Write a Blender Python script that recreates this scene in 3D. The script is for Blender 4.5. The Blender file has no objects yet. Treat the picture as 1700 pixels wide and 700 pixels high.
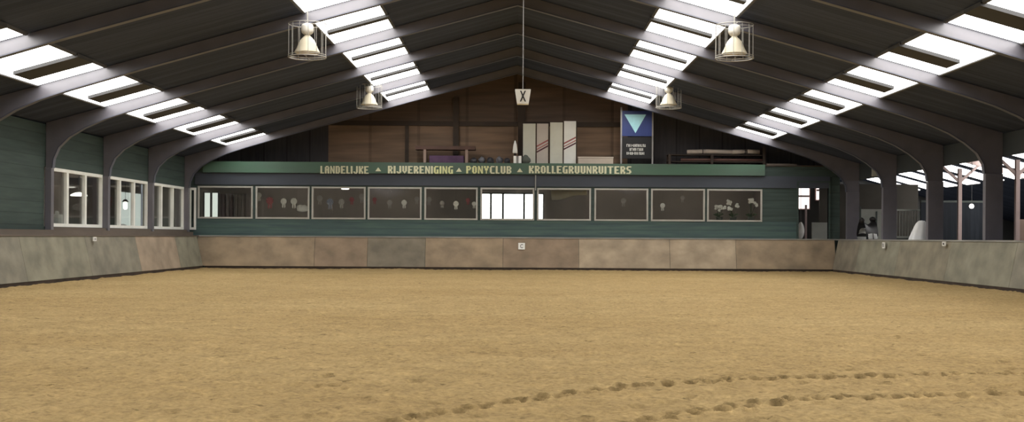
import bpy, bmesh, math, random
import numpy as np
from mathutils import Matrix, Vector
random.seed(4); rng = np.random.default_rng(7)
S = bpy.context.scene; C = S.collection
EYE = 1.25; F = 1900.0; VX, VY = 857.0, 393.0; ROLL = 0.0061
FAR = 43.45                                  # plane of the canteen facade
SL = 0.28; RZ = 7.70                         # roof pitch and ridge height (underside)
def roof(x): return RZ - SL*abs(x)
def P(px, py, Y):                            # where a line of sight meets the plane at distance Y
    u = (px-VX)/F; v = -(py-VY)/F
    return Vector(((u*math.cos(ROLL)-v*math.sin(ROLL))*Y, Y, EYE+(u*math.sin(ROLL)+v*math.cos(ROLL))*Y))
def G(px, py):                               # the same for the ground
    u = (px-VX)/F; v = -(py-VY)/F
    z = u*math.sin(ROLL)+v*math.cos(ROLL); d = -EYE/z
    return ((u*math.cos(ROLL)-v*math.sin(ROLL))*d, d)

# ------------------------------------------------------------------ materials
def sock(n, *names):
    for k in names:
        if k in n.inputs: return n.inputs[k]
def mat(name, col, rough=0.7, var=0.0, scale=3.0, stretch=(1,1,1), col2=None, bump=0.0, bscale=40.0, metal=0.0, spec=0.3, detail=6):
    m = bpy.data.materials.new(name); m.use_nodes = True
    nt = m.node_tree; b = nt.nodes['Principled BSDF']
    b.inputs['Roughness'].default_value = rough; b.inputs['Metallic'].default_value = metal
    sock(b, 'Specular IOR Level', 'Specular').default_value = spec
    tc = nt.nodes.new('ShaderNodeTexCoord'); mp = nt.nodes.new('ShaderNodeMapping')
    mp.inputs['Scale'].default_value = stretch
    nt.links.new(tc.outputs['Object'], mp.inputs['Vector'])
    n = nt.nodes.new('ShaderNodeTexNoise'); n.inputs['Scale'].default_value = scale; n.inputs['Detail'].default_value = detail
    nt.links.new(mp.outputs['Vector'], n.inputs['Vector'])
    r = nt.nodes.new('ShaderNodeValToRGB')
    r.color_ramp.elements[0].position = 0.3; r.color_ramp.elements[1].position = 0.7
    if col2 is None:
        col2 = tuple(c*(1-var) for c in col); col1 = tuple(min(1, c*(1+var)) for c in col)
    else: col1 = col
    r.color_ramp.elements[0].color = (*col2, 1); r.color_ramp.elements[1].color = (*col1, 1)
    nt.links.new(n.outputs['Fac'], r.inputs['Fac']); nt.links.new(r.outputs['Color'], b.inputs['Base Color'])
    if bump:
        n2 = nt.nodes.new('ShaderNodeTexNoise'); n2.inputs['Scale'].default_value = bscale
        nt.links.new(mp.outputs['Vector'], n2.inputs['Vector'])
        bp = nt.nodes.new('ShaderNodeBump'); bp.inputs['Strength'].default_value = bump; bp.inputs['Distance'].default_value = 0.02
        nt.links.new(n2.outputs['Fac'], bp.inputs['Height']); nt.links.new(bp.outputs['Normal'], b.inputs['Normal'])
    return m
def emit(name, col, s):
    m = bpy.data.materials.new(name); m.use_nodes = True; nt = m.node_tree
    b = nt.nodes['Principled BSDF']; b.inputs['Base Color'].default_value = (*col, 1)
    sock(b, 'Emission Color', 'Emission').default_value = (*col, 1); b.inputs['Emission Strength'].default_value = s
    return m
def boards(name, col, col2, pitch, axis, rough=0.7, dark=0.45, jit=0.25, spec=0.25, st=None):
    """boards laid side by side along AXIS (0 x, 1 y, 2 z) with a dark joint and a tone per board"""
    m = bpy.data.materials.new(name); m.use_nodes = True; nt = m.node_tree; L = nt.links.new; N = nt.nodes.new
    b = nt.nodes['Principled BSDF']; b.inputs['Roughness'].default_value = rough
    sock(b, 'Specular IOR Level').default_value = spec
    tc = N('ShaderNodeTexCoord'); sp = N('ShaderNodeSeparateXYZ'); L(tc.outputs['Object'], sp.inputs[0])
    d = N('ShaderNodeMath'); d.operation = 'DIVIDE'; d.inputs[1].default_value = pitch; L(sp.outputs[axis], d.inputs[0])
    fl = N('ShaderNodeMath'); fl.operation = 'FLOOR'; L(d.outputs[0], fl.inputs[0])
    fr = N('ShaderNodeMath'); fr.operation = 'FRACT'; L(d.outputs[0], fr.inputs[0])
    wn = N('ShaderNodeTexWhiteNoise'); wn.noise_dimensions = '1D'; L(fl.outputs[0], wn.inputs['W'])
    mp = N('ShaderNodeMapping'); st = list(st) if st else [6.0 if k == axis else .5 for k in range(3)]; mp.inputs['Scale'].default_value = st; L(tc.outputs['Object'], mp.inputs[0])
    n = N('ShaderNodeTexNoise'); n.inputs['Scale'].default_value = 1.6; n.inputs['Detail'].default_value = 8; L(mp.outputs[0], n.inputs['Vector'])
    r = N('ShaderNodeValToRGB'); r.color_ramp.elements[0].position = .32; r.color_ramp.elements[1].position = .68
    r.color_ramp.elements[0].color = (*col2, 1); r.color_ramp.elements[1].color = (*col, 1); L(n.outputs['Fac'], r.inputs[0])
    mr = N('ShaderNodeMapRange'); mr.inputs['To Min'].default_value = 1-jit; mr.inputs['To Max'].default_value = 1+jit; L(wn.outputs['Value'], mr.inputs['Value'])
    jt = N('ShaderNodeMath'); jt.operation = 'GREATER_THAN'; jt.inputs[1].default_value = 0.94; L(fr.outputs[0], jt.inputs[0])
    jm = N('ShaderNodeMapRange'); jm.inputs['To Min'].default_value = 1.0; jm.inputs['To Max'].default_value = dark; L(jt.outputs[0], jm.inputs['Value'])
    mu = N('ShaderNodeMath'); mu.operation = 'MULTIPLY'; L(mr.outputs[0], mu.inputs[0]); L(jm.outputs[0], mu.inputs[1])
    mx = N('ShaderNodeVectorMath'); mx.operation = 'SCALE'; L(r.outputs[0], mx.inputs[0]); L(mu.outputs[0], mx.inputs['Scale'])
    L(mx.outputs[0], b.inputs['Base Color'])
    bp = N('ShaderNodeBump'); bp.invert = True; bp.inputs['Distance'].default_value = .01; bp.inputs['Strength'].default_value = .6
    L(jt.outputs[0], bp.inputs['Height']); L(bp.outputs[0], b.inputs['Normal'])
    return m
def glass(name, tint=(0.8, 0.82, 0.8), refl=0.08):
    m = bpy.data.materials.new(name); m.use_nodes = True; nt = m.node_tree; nt.nodes.clear(); N = nt.nodes.new; L = nt.links.new
    o = N('ShaderNodeOutputMaterial'); t = N('ShaderNodeBsdfTransparent'); t.inputs[0].default_value = (*tint, 1)
    g = N('ShaderNodeBsdfGlossy'); g.inputs['Roughness'].default_value = 0.03
    w = N('ShaderNodeLayerWeight'); w.inputs['Blend'].default_value = 0.5
    pw = N('ShaderNodeMath'); pw.operation = 'POWER'; pw.inputs[1].default_value = 4.5; L(w.outputs['Facing'], pw.inputs[0])
    a = N('ShaderNodeMath'); a.operation = 'MULTIPLY_ADD'; a.inputs[1].default_value = .9; a.inputs[2].default_value = refl; L(pw.outputs[0], a.inputs[0])
    mx = N('ShaderNodeMixShader'); L(a.outputs[0], mx.inputs[0]); L(t.outputs[0], mx.inputs[1]); L(g.outputs[0], mx.inputs[2]); L(mx.outputs[0], o.inputs[0])
    return m

def sand_mat():
    m = bpy.data.materials.new('arena_sand'); m.use_nodes = True; nt = m.node_tree; L = nt.links.new; N = nt.nodes.new
    b = nt.nodes['Principled BSDF']; b.inputs['Roughness'].default_value = 0.95; sock(b, 'Specular IOR Level').default_value = 0.05
    tc = N('ShaderNodeTexCoord')
    def noise(sc, st=(1,1,1), det=6):
        mp = N('ShaderNodeMapping'); mp.inputs['Scale'].default_value = st; L(tc.outputs['Object'], mp.inputs[0])
        n = N('ShaderNodeTexNoise'); n.inputs['Scale'].default_value = sc; n.inputs['Detail'].default_value = det; n.inputs['Roughness'].default_value = .65
        L(mp.outputs[0], n.inputs['Vector']); return n
    big = noise(0.25, (0.6, 1.3, 1)); mid = noise(2.6, (0.8, 1.1, 1)); fine = noise(20, (1, 1, 1), 8); clump = noise(7.0, (1, 1.2, 1), 3)
    r = N('ShaderNodeValToRGB'); r.color_ramp.elements[0].position = .35; r.color_ramp.elements[1].position = .68
    r.color_ramp.elements[0].color = (0.39, 0.272, 0.122, 1); r.color_ramp.elements[1].color = (0.455, 0.328, 0.155, 1); L(big.outputs['Fac'], r.inputs[0])
    def mul(a, fac, lo, hi, p0=.3, p1=.7):
        mr = N('ShaderNodeMapRange'); mr.inputs['From Min'].default_value = p0; mr.inputs['From Max'].default_value = p1
        mr.inputs['To Min'].default_value = lo; mr.inputs['To Max'].default_value = hi; L(fac, mr.inputs['Value'])
        v = N('ShaderNodeVectorMath'); v.operation = 'SCALE'; L(a, v.inputs[0]); L(mr.outputs[0], v.inputs['Scale']); return v.outputs[0]
    c = mul(r.outputs[0], mid.outputs['Fac'], .84, 1.12); c = mul(c, fine.outputs['Fac'], .68, 1.25); c = mul(c, clump.outputs['Fac'], .45, 1.0, .25, .38)
    dn = N('ShaderNodeAttribute'); dn.attribute_name = 'print_shade'; c = mul(c, dn.outputs['Fac'], 1.45, .52, -1, 1)  # painted shade and light of the hoofprints scale the sand colour
    L(c, b.inputs['Base Color'])
    ad = N('ShaderNodeMath'); ad.operation = 'ADD'; L(mid.outputs['Fac'], ad.inputs[0]); L(fine.outputs['Fac'], ad.inputs[1])
    bp = N('ShaderNodeBump'); bp.inputs['Strength'].default_value = .7; bp.inputs['Distance'].default_value = .05; L(ad.outputs[0], bp.inputs['Height']); L(bp.outputs[0], b.inputs['Normal'])
    return m

M = dict(
 sand=sand_mat(),
 roof=boards('dark_roof_sheet', (.066,.080,.122), (.051,.063,.096), .28, 1, rough=.8, dark=.7, jit=.18, spec=.1),
 frame=mat('grey_painted_steel', (.135,.128,.148), .36, .12, 2.0, spec=1.0),
 flange=mat('grey_steel_flange', (.095,.10,.13), .4, .12, 2.0, spec=.6),
 sky=emit('skylight_sheet', (1.0, .985, .965), 6.9),
 bar=mat('skylight_bar', (.06,.06,.06), .7, .1),
 curb=mat('skylight_curb', (.10,.10,.10), .7, .1),
 green=boards('dark_green_boarding', (.054,.079,.070), (.039,.057,.053), .30, 2, rough=.6, dark=.7, jit=.12),
 greenlow=boards('green_boarding_under_windows', (.075,.122,.108), (.054,.085,.090), .22, 2, rough=.5, dark=.7, jit=.12),
 bluish=mat('blue_black_paint', (.052,.060,.076), .6, .12, .8, (.4,1,1)),
 fascia=mat('mid_green_paint', (.070,.140,.095), .5, .18, .5, (.5,1,3), col2=(.075,.105,.088)),
 white=mat('white_window_paint', (.84,.85,.80), .45, .06, 3),
 dullwhite=mat('dull_white_window_paint', (.40,.39,.355), .5, .08, 3),
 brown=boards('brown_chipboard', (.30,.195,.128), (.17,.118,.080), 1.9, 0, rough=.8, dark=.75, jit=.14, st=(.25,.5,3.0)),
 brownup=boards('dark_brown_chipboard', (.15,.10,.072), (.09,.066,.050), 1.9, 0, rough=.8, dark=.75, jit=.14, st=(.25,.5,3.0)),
 darkboard=boards('dark_gable_boarding', (.075,.068,.068), (.055,.052,.054), .9, 0, rough=.85, dark=.6, jit=.15),
 beam=mat('dark_timber', (.055,.040,.030), .8, .2, 3, (.3,1,1)),
 rail=mat('brown_timber_rail', (.13,.105,.085), .7, .2, 2, (1,.2,1)),
 ledge=mat('worn_grey_ledge', (.27,.27,.25), .6, .2, 1.2, (1,.5,1)),
 plinth=mat('dark_plinth_timber', (.045,.032,.024), .9, .25, 3),  # one dark tone for the strip under the kickboards
 glass=glass('window_glass', (.86,.86,.84), .04),
 sideglass=glass('side_window_glass', (.85,.86,.85), .04),
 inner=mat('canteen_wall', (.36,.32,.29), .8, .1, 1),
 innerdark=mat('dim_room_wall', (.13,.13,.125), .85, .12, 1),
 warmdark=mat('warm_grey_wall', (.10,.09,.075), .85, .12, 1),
 concrete=mat('aisle_concrete', (.16,.155,.14), .85, .15, 2),
 daylight=emit('daylit_pane', (.97, 1.0, 1.0), 4.5),
 daylight2=emit('dim_daylit_pane', (.78, .86, .80), 1.1),
 lampglow=emit('lit_lamp', (1.0, .97, .9), 5.0),
 fillglow=emit('fill_glow', (1.0, .93, .84), 62.0),  # glow of the added fill lamps
 cream=mat('cream_enamel', (.62,.56,.42), .4, .05),
 housing=mat('pale_fill_lamp_housing', (.70,.67,.60), .4, .05),
 wire=mat('pale_wire', (.36,.35,.32), .4, .05, metal=.2),
 darkwire=mat('dark_wire', (.16,.16,.16), .4, .05),
 signwhite=mat('white_plastic', (.82,.82,.78), .4, .02),
 black=mat('black_plastic', (.015,.015,.017), .5, .1),
 letter=mat('cream_letter_paint', (.60,.60,.42), .6, .12, 8),
 lettery=mat('yellow_cream_letter_paint', (.60,.62,.33), .6, .12, 8),
 blue=mat('blue_sign_face', (.035,.055,.19), .4, .15, 1.5),
 cyan=mat('pale_cyan_logo', (.42,.78,.86), .4, .08, 6),
 steel=mat('grey_steel', (.28,.27,.26), .4, .1, metal=.3),
 panelcream=mat('cream_panel', (.60,.59,.49), .5, .06, 2),
 panelpink=mat('pinkish_cream_panel', (.52,.46,.40), .5, .06, 2),
 panelwhite=mat('white_panel', (.74,.73,.67), .5, .05, 2),
 red=mat('dull_red_stripe', (.33,.10,.09), .5, .05),
 maroon=mat('maroon_stripe', (.09,.025,.035), .5, .05),
 beige=mat('beige_box_board', (.50,.42,.34), .7, .08, 2),
 purple=mat('purple_fabric', (.10,.055,.10), .8, .2, 3),
 tabletop=mat('dark_brown_tabletop', (.085,.045,.033), .5, .15, 2),
 palewood=mat('pale_wood_leg', (.28,.20,.16), .6, .1, 3),
 bag=mat('dark_bag_plastic', (.06,.058,.065), .4, .5, 5),
 greybag=mat('grey_bag_plastic', (.17,.17,.185), .45, .4, 6),
 tarp=mat('pale_tarpaulin', (.52,.44,.37), .5, .15, 4),
 pole=mat('red_brown_pole', (.14,.07,.055), .6, .15, 3),
 curtain=mat('mauve_curtain', (.30,.25,.25), .9, .1, 4),
 pinkgrey=mat('pink_grey_post', (.55,.42,.39), .6, .08, 3),
 redcloth=mat('red_ribbon', (.42,.15,.16), .7, .1),
 whitecloth=mat('white_ribbon', (.88,.88,.85), .7, .05),
 dimcloth=mat('grey_ribbon', (.45,.44,.43), .8, .1),
 bluecloth=mat('blue_grey_ribbon', (.30,.33,.42), .8, .1),
 leather=mat('black_leather', (.022,.02,.02), .4, .1),
 leaf=mat('dark_leaf', (.06,.09,.05), .6, .2, 5),
 petal=mat('white_petal', (.85,.86,.84), .7, .1, 5),
 pot=mat('grey_green_pot', (.10,.11,.095), .6, .1),
 sheet=mat('white_plastic_sheet', (.88,.88,.87), .5, .05, 3, bump=.6, bscale=5),
 daylight3=emit('pinkish_daylit_pane', (1.0, .86, .80), 2.0),
 stall=mat('white_stable_board', (.44,.45,.40), .6, .1, 2),
 stalldark=mat('grey_green_stable_board', (.10,.115,.105), .7, .15, 2),
 navy=boards('dark_navy_boarding', (.026,.031,.040), (.016,.020,.027), .2, 0, rough=.6, dark=.5, jit=.2),
 darkfascia=mat('dark_slate_sheeting', (.045,.053,.058), .7, .12, .7),
)
def kick(name, a, b):
    m = mat(name, tuple(c*1.08 for c in a), .75, 0, 1.5, (1,1,1.3), col2=tuple(c*.86 for c in b), bump=.25, bscale=6, detail=8); return m
KM = dict(grey=kick('grey_weathered_plywood', (.255,.238,.185), (.195,.183,.145)),
          greyg=kick('grey_green_weathered_plywood', (.265,.252,.19), (.205,.195,.148)),
          greyd=kick('dark_grey_weathered_plywood', (.25,.22,.165), (.19,.168,.128)),
          pinkb=kick('pink_beige_plywood', (.36,.285,.21), (.285,.228,.17)),
          brown=kick('brown_scuffed_plywood', (.37,.28,.185), (.26,.205,.142)),
          greyr=kick('brown_grey_weathered_plywood', (.26,.235,.17), (.20,.18,.135)),
          redb=kick('red_brown_scuffed_plywood', (.32,.238,.165), (.24,.185,.13)),
          beige=kick('beige_scuffed_plywood', (.44,.355,.25), (.33,.265,.19)))

# ------------------------------------------------------------------ mesh helpers
class MB:
    def __init__(s): s.v = []; s.f = []
    def add(s, vs, fs):
        o = len(s.v); s.v += [tuple(v) for v in vs]; s.f += [tuple(i+o for i in f) for f in fs]; return s
    def box(s, x0, x1, y0, y1, z0, z1):
        return s.add([(x0,y0,z0),(x1,y0,z0),(x1,y1,z0),(x0,y1,z0),(x0,y0,z1),(x1,y0,z1),(x1,y1,z1),(x0,y1,z1)],
                     [(0,3,2,1),(4,5,6,7),(0,1,5,4),(1,2,6,5),(2,3,7,6),(3,0,4,7)])
    def prism(s, pts, y0, y1):               # polygon in x,z pushed along y
        n = len(pts)
        return s.add([(x,y0,z) for x,z in pts]+[(x,y1,z) for x,z in pts],
                     [tuple(range(n)), tuple(range(2*n-1, n-1, -1))]+[(i, i+n, (i+1)%n+n, (i+1)%n) for i in range(n)])
    def prismy(s, pts, x0, x1):              # polygon in y,z pushed along x
        n = len(pts)
        return s.add([(x0,y,z) for y,z in pts]+[(x1,y,z) for y,z in pts],
                     [tuple(range(n)), tuple(range(2*n-1, n-1, -1))]+[(i, i+n, (i+1)%n+n, (i+1)%n) for i in range(n)])
    def tube(s, a, b, r, n=8, r2=None):
        a = Vector(a); b = Vector(b); d = (b-a).normalized(); r2 = r if r2 is None else r2
        u = d.orthogonal().normalized(); w = d.cross(u)
        vs = [a+(u*math.cos(t)+w*math.sin(t))*r for t in [2*math.pi*i/n for i in range(n)]]
        vs += [b+(u*math.cos(t)+w*math.sin(t))*r2 for t in [2*math.pi*i/n for i in range(n)]]
        return s.add(vs, [tuple(range(n-1,-1,-1)), tuple(range(n,2*n))]+[(i,(i+1)%n,(i+1)%n+n,i+n) for i in range(n)])
    def path(s, pts, r, n=6):
        for a, b in zip(pts, pts[1:]): s.tube(a, b, r, n)
        return s
    def lathe(s, prof, n=24, c=(0,0,0), cap=True):
        vs = []; fs = []
        for r, z in prof:
            vs += [(c[0]+r*math.cos(2*math.pi*i/n), c[1]+r*math.sin(2*math.pi*i/n), c[2]+z) for i in range(n)]
        for k in range(len(prof)-1):
            fs += [(k*n+i, k*n+(i+1)%n, (k+1)*n+(i+1)%n, (k+1)*n+i) for i in range(n)]
        if cap: fs += [tuple(range(n-1,-1,-1)), tuple((len(prof)-1)*n+i for i in range(n))]
        return s.add(vs, fs)
    def ring(s, c, R, r, n=24, m=6):
        vs = []; fs = []
        for i in range(n):
            a = 2*math.pi*i/n
            for j in range(m):
                b = 2*math.pi*j/m; q = R+r*math.cos(b)
                vs.append((c[0]+q*math.cos(a), c[1]+q*math.sin(a), c[2]+r*math.sin(b)))
        for i in range(n):
            for j in range(m): fs.append((i*m+j, ((i+1)%n)*m+j, ((i+1)%n)*m+(j+1)%m, i*m+(j+1)%m))
        return s.add(vs, fs)
    def blob(s, c, rx, ry, rz, seed=0, amp=.15, n=14, m=9):
        r_ = random.Random(seed); ph = [r_.uniform(0, 6.28) for _ in range(6)]
        vs = []; fs = []
        for k in range(m+1):
            t = math.pi*k/m
            for i in range(n):
                a = 2*math.pi*i/n
                q = 1+amp*(math.sin(3*a+ph[0]+2*t)*.5+math.sin(5*a+ph[1]-3*t)*.3+math.sin(4*t+ph[2])*.4)
                vs.append((c[0]+rx*q*math.sin(t)*math.cos(a), c[1]+ry*q*math.sin(t)*math.sin(a), c[2]+rz*math.cos(t)*(q if t < 1.6 else 1)))
        for k in range(m):
            for i in range(n): fs.append((k*n+i, (k+1)*n+i, (k+1)*n+(i+1)%n, k*n+(i+1)%n))
        return s.add(vs, fs)
    def obj(s, name, m, parent=None, smooth=False, bevel=0):
        me = bpy.data.meshes.new(name); me.from_pydata(s.v, [], s.f); me.update()
        bm = bmesh.new(); bm.from_mesh(me)
        bmesh.ops.remove_doubles(bm, verts=bm.verts, dist=1e-6); bmesh.ops.recalc_face_normals(bm, faces=bm.faces)
        if bevel:
            bmesh.ops.bevel(bm, geom=[e for e in bm.edges], offset=bevel, segments=2, affect='EDGES', profile=.5)
        bm.to_mesh(me); bm.free()
        if smooth:
            for p in me.polygons: p.use_smooth = True
        me.materials.append(M[m] if isinstance(m, str) else m)
        o = bpy.data.objects.new(name, me); C.objects.link(o)
        if parent: o.parent = parent
        return o
def tag(o, label, cat, group=None):
    o['label'] = label; o['category'] = cat
    if group: o['group'] = group
    return o
def thing(name, label, cat, loc=(0,0,0), group=None, rz=0):
    o = bpy.data.objects.new(name, None); C.objects.link(o); o.location = loc; o.rotation_euler = (0,0,rz); o.empty_display_size = .2
    return tag(o, label, cat, group)
def struct(o): o['kind'] = 'structure'; return o
def dup(root, loc, label, group=None):
    r = root.copy(); C.objects.link(r); r.location = loc; r['label'] = label
    if group: r['group'] = group
    for ch in list(root.children):
        c = ch.copy(); C.objects.link(c); c.parent = r
        for g in list(ch.children):
            d = g.copy(); C.objects.link(d); d.parent = c
    return r
def at(o, loc): o.location = loc; return o
GLY = dict(A="01110 11011 11011 11111 11011 11011 11011", B="11110 11011 11011 11110 11011 11011 11110", C="01111 11000 11000 11000 11000 11000 01111",
 D="11110 11011 11011 11011 11011 11011 11110", E="11111 11000 11000 11110 11000 11000 11111", G="01111 11000 11000 11011 11011 11011 01111", H="11011 11011 11011 11111 11011 11011 11011",
 I="11 11 11 11 11 11 11", J="00011 00011 00011 00011 00011 11011 01110", K="11011 11011 11110 11100 11110 11011 11011", L="1100 1100 1100 1100 1100 1100 1111",
 N="11011 11011 11111 11111 11111 11011 11011", O="01110 11011 11011 11011 11011 11011 01110", P="11110 11011 11011 11110 11000 11000 11000", R="11110 11011 11011 11110 11110 11011 11011",
 S="01111 11000 11000 01110 00011 00011 11110", T="111111 001100 001100 001100 001100 001100 001100", U="11011 11011 11011 11011 11011 11011 01110", V="11011 11011 11011 11011 11011 01110 00100", Y="11011 11011 01110 01110 00100 00100 00100")
def block_word(mb_s, w, h, depth):
    """block capitals cut from board, w wide and h tall, lower left corner at the origin, facing -y; N and R get their slanted stroke"""
    adv = [len(GLY[c].split()[0])+1 for c in mb_s]; tot = sum(adv)-1; u = w/tot; v = h/7; out = []; x = 0
    for c, a in zip(mb_s, adv):
        g = MB(); rows_ = GLY[c].split()
        if c == 'N':
            g.box(0, 1.5*u, -depth, 0, 0, h); g.box(3.5*u, 5*u, -depth, 0, 0, h); g.prism([(1.5*u, h), (1.5*u, h*.62), (3.5*u, 0), (3.5*u, h*.38)], -depth, 0)
        else:
            cols = len(rows_[0])
            for j in range(cols):                 # vertical runs, so strokes stay whole
                i = 0
                while i < 7:
                    if rows_[i][j] == '1':
                        k = i
                        while k < 7 and rows_[k][j] == '1': k += 1
                        g.box(j*u, (j+1)*u, -depth, 0, (7-k)*v, (7-i)*v); i = k
                    else: i += 1
        out.append((x*u, g)); x += a
    return out
def text(name, s, m, w, h, depth, parent=None, bold=.02, gap=1.0):
    """raised lettering facing -y, w wide and h tall, lower left corner at the origin"""
    cu = bpy.data.curves.new(name, 'FONT'); cu.body = s; cu.extrude = .05; cu.offset = bold; cu.space_character = gap
    t = bpy.data.objects.new(name, cu); C.objects.link(t)
    dg = bpy.context.evaluated_depsgraph_get(); dg.update()
    me = bpy.data.meshes.new_from_object(t.evaluated_get(dg)); bpy.data.objects.remove(t); bpy.data.curves.remove(cu)
    n = len(me.vertices); co = np.empty(n*3, dtype=np.float32); me.vertices.foreach_get('co', co); co = co.reshape(-1,3)
    lo = co.min(0); hi = co.max(0)
    x = (co[:,0]-lo[0])/(hi[0]-lo[0])*w; z = (co[:,1]-lo[1])/(hi[1]-lo[1])*h; y = -(co[:,2]-lo[2])/(hi[2]-lo[2])*depth
    me.vertices.foreach_set('co', np.stack([x,y,z],1).astype(np.float32).ravel()); me.update()
    me.materials.clear(); me.materials.append(M[m]); me.name = name
    o = bpy.data.objects.new(name, me); C.objects.link(o)
    if parent: o.parent = parent
    return o

BACK = -12.0
FR = [43.0-4.22*k for k in range(13)]         # portal frames, the last near the gable
ORD = ['at the gable end', 'second from the gable', 'third from the gable', 'fourth from the gable', 'fifth from the gable', 'sixth from the gable',
       'seventh from the gable', 'eighth from the gable', 'ninth from the gable', 'tenth from the gable', 'eleventh from the gable', 'twelfth from the gable', 'thirteenth from the gable']

# ------------------------------------------------------------------ floor with hoof tracks
def hoof_track(pts, step, seed):
    out = []; r_ = random.Random(seed); W = [G(*p) for p in pts]
    # smooth the polyline
    dense = []
    for i in range(len(W)-1):
        p0 = W[max(i-1,0)]; p1 = W[i]; p2 = W[i+1]; p3 = W[min(i+2,len(W)-1)]
        for k in range(40):
            t = k/40
            dense.append(tuple(.5*((2*p1[j])+(-p0[j]+p2[j])*t+(2*p0[j]-5*p1[j]+4*p2[j]-p3[j])*t*t+(-p0[j]+3*p1[j]-3*p2[j]+p3[j])*t**3) for j in (0,1)))
    acc = 0; side = 1
    for a, b in zip(dense, dense[1:]):
        l = math.dist(a, b); acc += l
        if acc >= step:
            acc -= step; side = -side
            tx, ty = (b[0]-a[0])/l, (b[1]-a[1])/l
            o = side*.035+r_.uniform(-.03, .03)
            out.append((b[0]-ty*o, b[1]+tx*o, r_.uniform(.036, .052), r_.uniform(.026, .042)))
    return out
prints = hoof_track([(560,718),(640,699),(740,678),(850,661),(1000,643),(1150,630),(1300,623),(1450,620),(1600,617),(1760,613)], .145, 1)
prints += hoof_track([(860,735),(1000,705),(1060,693),(1180,675),(1300,663),(1440,656),(1570,651),(1760,645)], .145, 2)
stray = [G(random.uniform(0,1700), random.uniform(520,700)) for _ in range(170)]
prints += [(x, y, random.uniform(.03,.065), random.uniform(.006,.018)) for x, y in stray]
ys = [BACK, -8, -4, 0, 3, 5]
y = 6.4
while y < 11.6: ys.append(y); y += .02
while y < 43.6: ys.append(y); y += .026*(y/11.6)**1.9
ys.append(43.6); ys = np.array(ys)
xs = np.concatenate([[-12.44], np.arange(-12.0, -4.0, .06), np.arange(-4.0, 6.2, .022), np.arange(6.2, 12.0, .06), [12.44]])
X, Y = np.meshgrid(xs, ys); Z = np.zeros_like(X); PRINT_SHADE = np.zeros_like(X)
for _ in range(14):                                                   # soft unevenness of harrowed sand
    kx, ky, ph = rng.uniform(.3, 3), rng.uniform(.6, 6), rng.uniform(0, 6.28); Z += .0035*np.sin(kx*X+ky*Y+ph)/(1+.15*ky)
for _ in range(60):
    a = rng.uniform(0, 3.14); k = rng.uniform(12, 40); Z += .0011*np.sin(k*(X*math.cos(a)+Y*math.sin(a))+rng.uniform(0, 6.28))
for (hx, hy, hr, hd) in prints:
    if not (6 < hy < 30): continue
    i0, i1 = np.searchsorted(ys, [hy-.3, hy+.3]); j0, j1 = np.searchsorted(xs, [hx-.3, hx+.3])
    if i0 == i1 or j0 == j1: continue
    dx = X[i0:i1, j0:j1]-hx; dy = Y[i0:i1, j0:j1]-hy; r = np.sqrt(dx**2+(dy*.9)**2)/hr
    Z[i0:i1, j0:j1] += -hd*np.exp(-r**4)+hd*.5*np.exp(-((r-1.5)/.35)**2)*(1+.6*np.tanh(dy/.03))
for (hx, hy, hr, hd) in prints:                                       # shade painted on a print's far inner side, light painted on its near rim
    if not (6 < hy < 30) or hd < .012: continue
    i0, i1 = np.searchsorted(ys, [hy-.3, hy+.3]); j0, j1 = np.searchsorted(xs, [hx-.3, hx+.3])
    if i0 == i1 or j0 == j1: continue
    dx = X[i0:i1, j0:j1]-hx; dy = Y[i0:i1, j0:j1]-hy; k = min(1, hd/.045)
    PRINT_SHADE[i0:i1, j0:j1] += k*np.exp(-(np.sqrt(dx**2+((dy-hr*.7)*.8)**2)/(hr*1.05))**4)-k*1.0*np.exp(-(dx/(hr*1.2))**4-((dy+hr*1.15)/(hr*.55))**2)
PRINT_SHADE = np.clip(PRINT_SHADE, -1, 1)
edge = np.minimum(np.minimum(X+11.9, 11.9-X), 43.1-Y)                 # sand thrown up against the boards
Z += .05*np.exp(-np.clip(edge, 0, 9)/.5)-.03
ny, nx = X.shape
me = bpy.data.meshes.new('floor'); vv = np.stack([X, Y, Z], -1).reshape(-1,3)
idx = np.arange(ny*nx).reshape(ny, nx); q = np.stack([idx[:-1,:-1], idx[:-1,1:], idx[1:,1:], idx[1:,:-1]], -1).reshape(-1,4)
me.vertices.add(len(vv)); me.vertices.foreach_set('co', vv.astype(np.float32).ravel())
me.loops.add(q.size); me.loops.foreach_set('vertex_index', q.astype(np.int32).ravel())
me.polygons.add(len(q)); me.polygons.foreach_set('loop_start', np.arange(0, q.size, 4, dtype=np.int32)); me.polygons.foreach_set('loop_total', np.full(len(q), 4, dtype=np.int32))
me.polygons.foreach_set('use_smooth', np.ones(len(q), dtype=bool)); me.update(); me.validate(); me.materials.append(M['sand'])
at_ = me.attributes.new('print_shade', 'FLOAT', 'POINT'); at_.data.foreach_set('value', PRINT_SHADE.astype(np.float32).ravel())
fl = bpy.data.objects.new('floor', me); C.objects.link(fl); struct(fl)
struct(MB().box(12.45, 30, BACK, 62, -.12, 0).obj('floor_right', 'concrete'))
struct(MB().box(-16.6, -12.46, BACK, 50.3, -.12, 0).obj('floor_left', 'concrete'))
struct(MB().box(-12.45, 12.44, 43.61, 50.3, -.12, 0).obj('floor_back', 'concrete'))

# ------------------------------------------------------------------ roof
ce = MB(); E = 12.95
for s in (-1, 1):
    ce.prism([(0, RZ), (s*E, roof(E)), (s*E, roof(E)+.10), (0, RZ+.10)], BACK, 45.2)
struct(ce.obj('ceiling', 'roof'))

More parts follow.
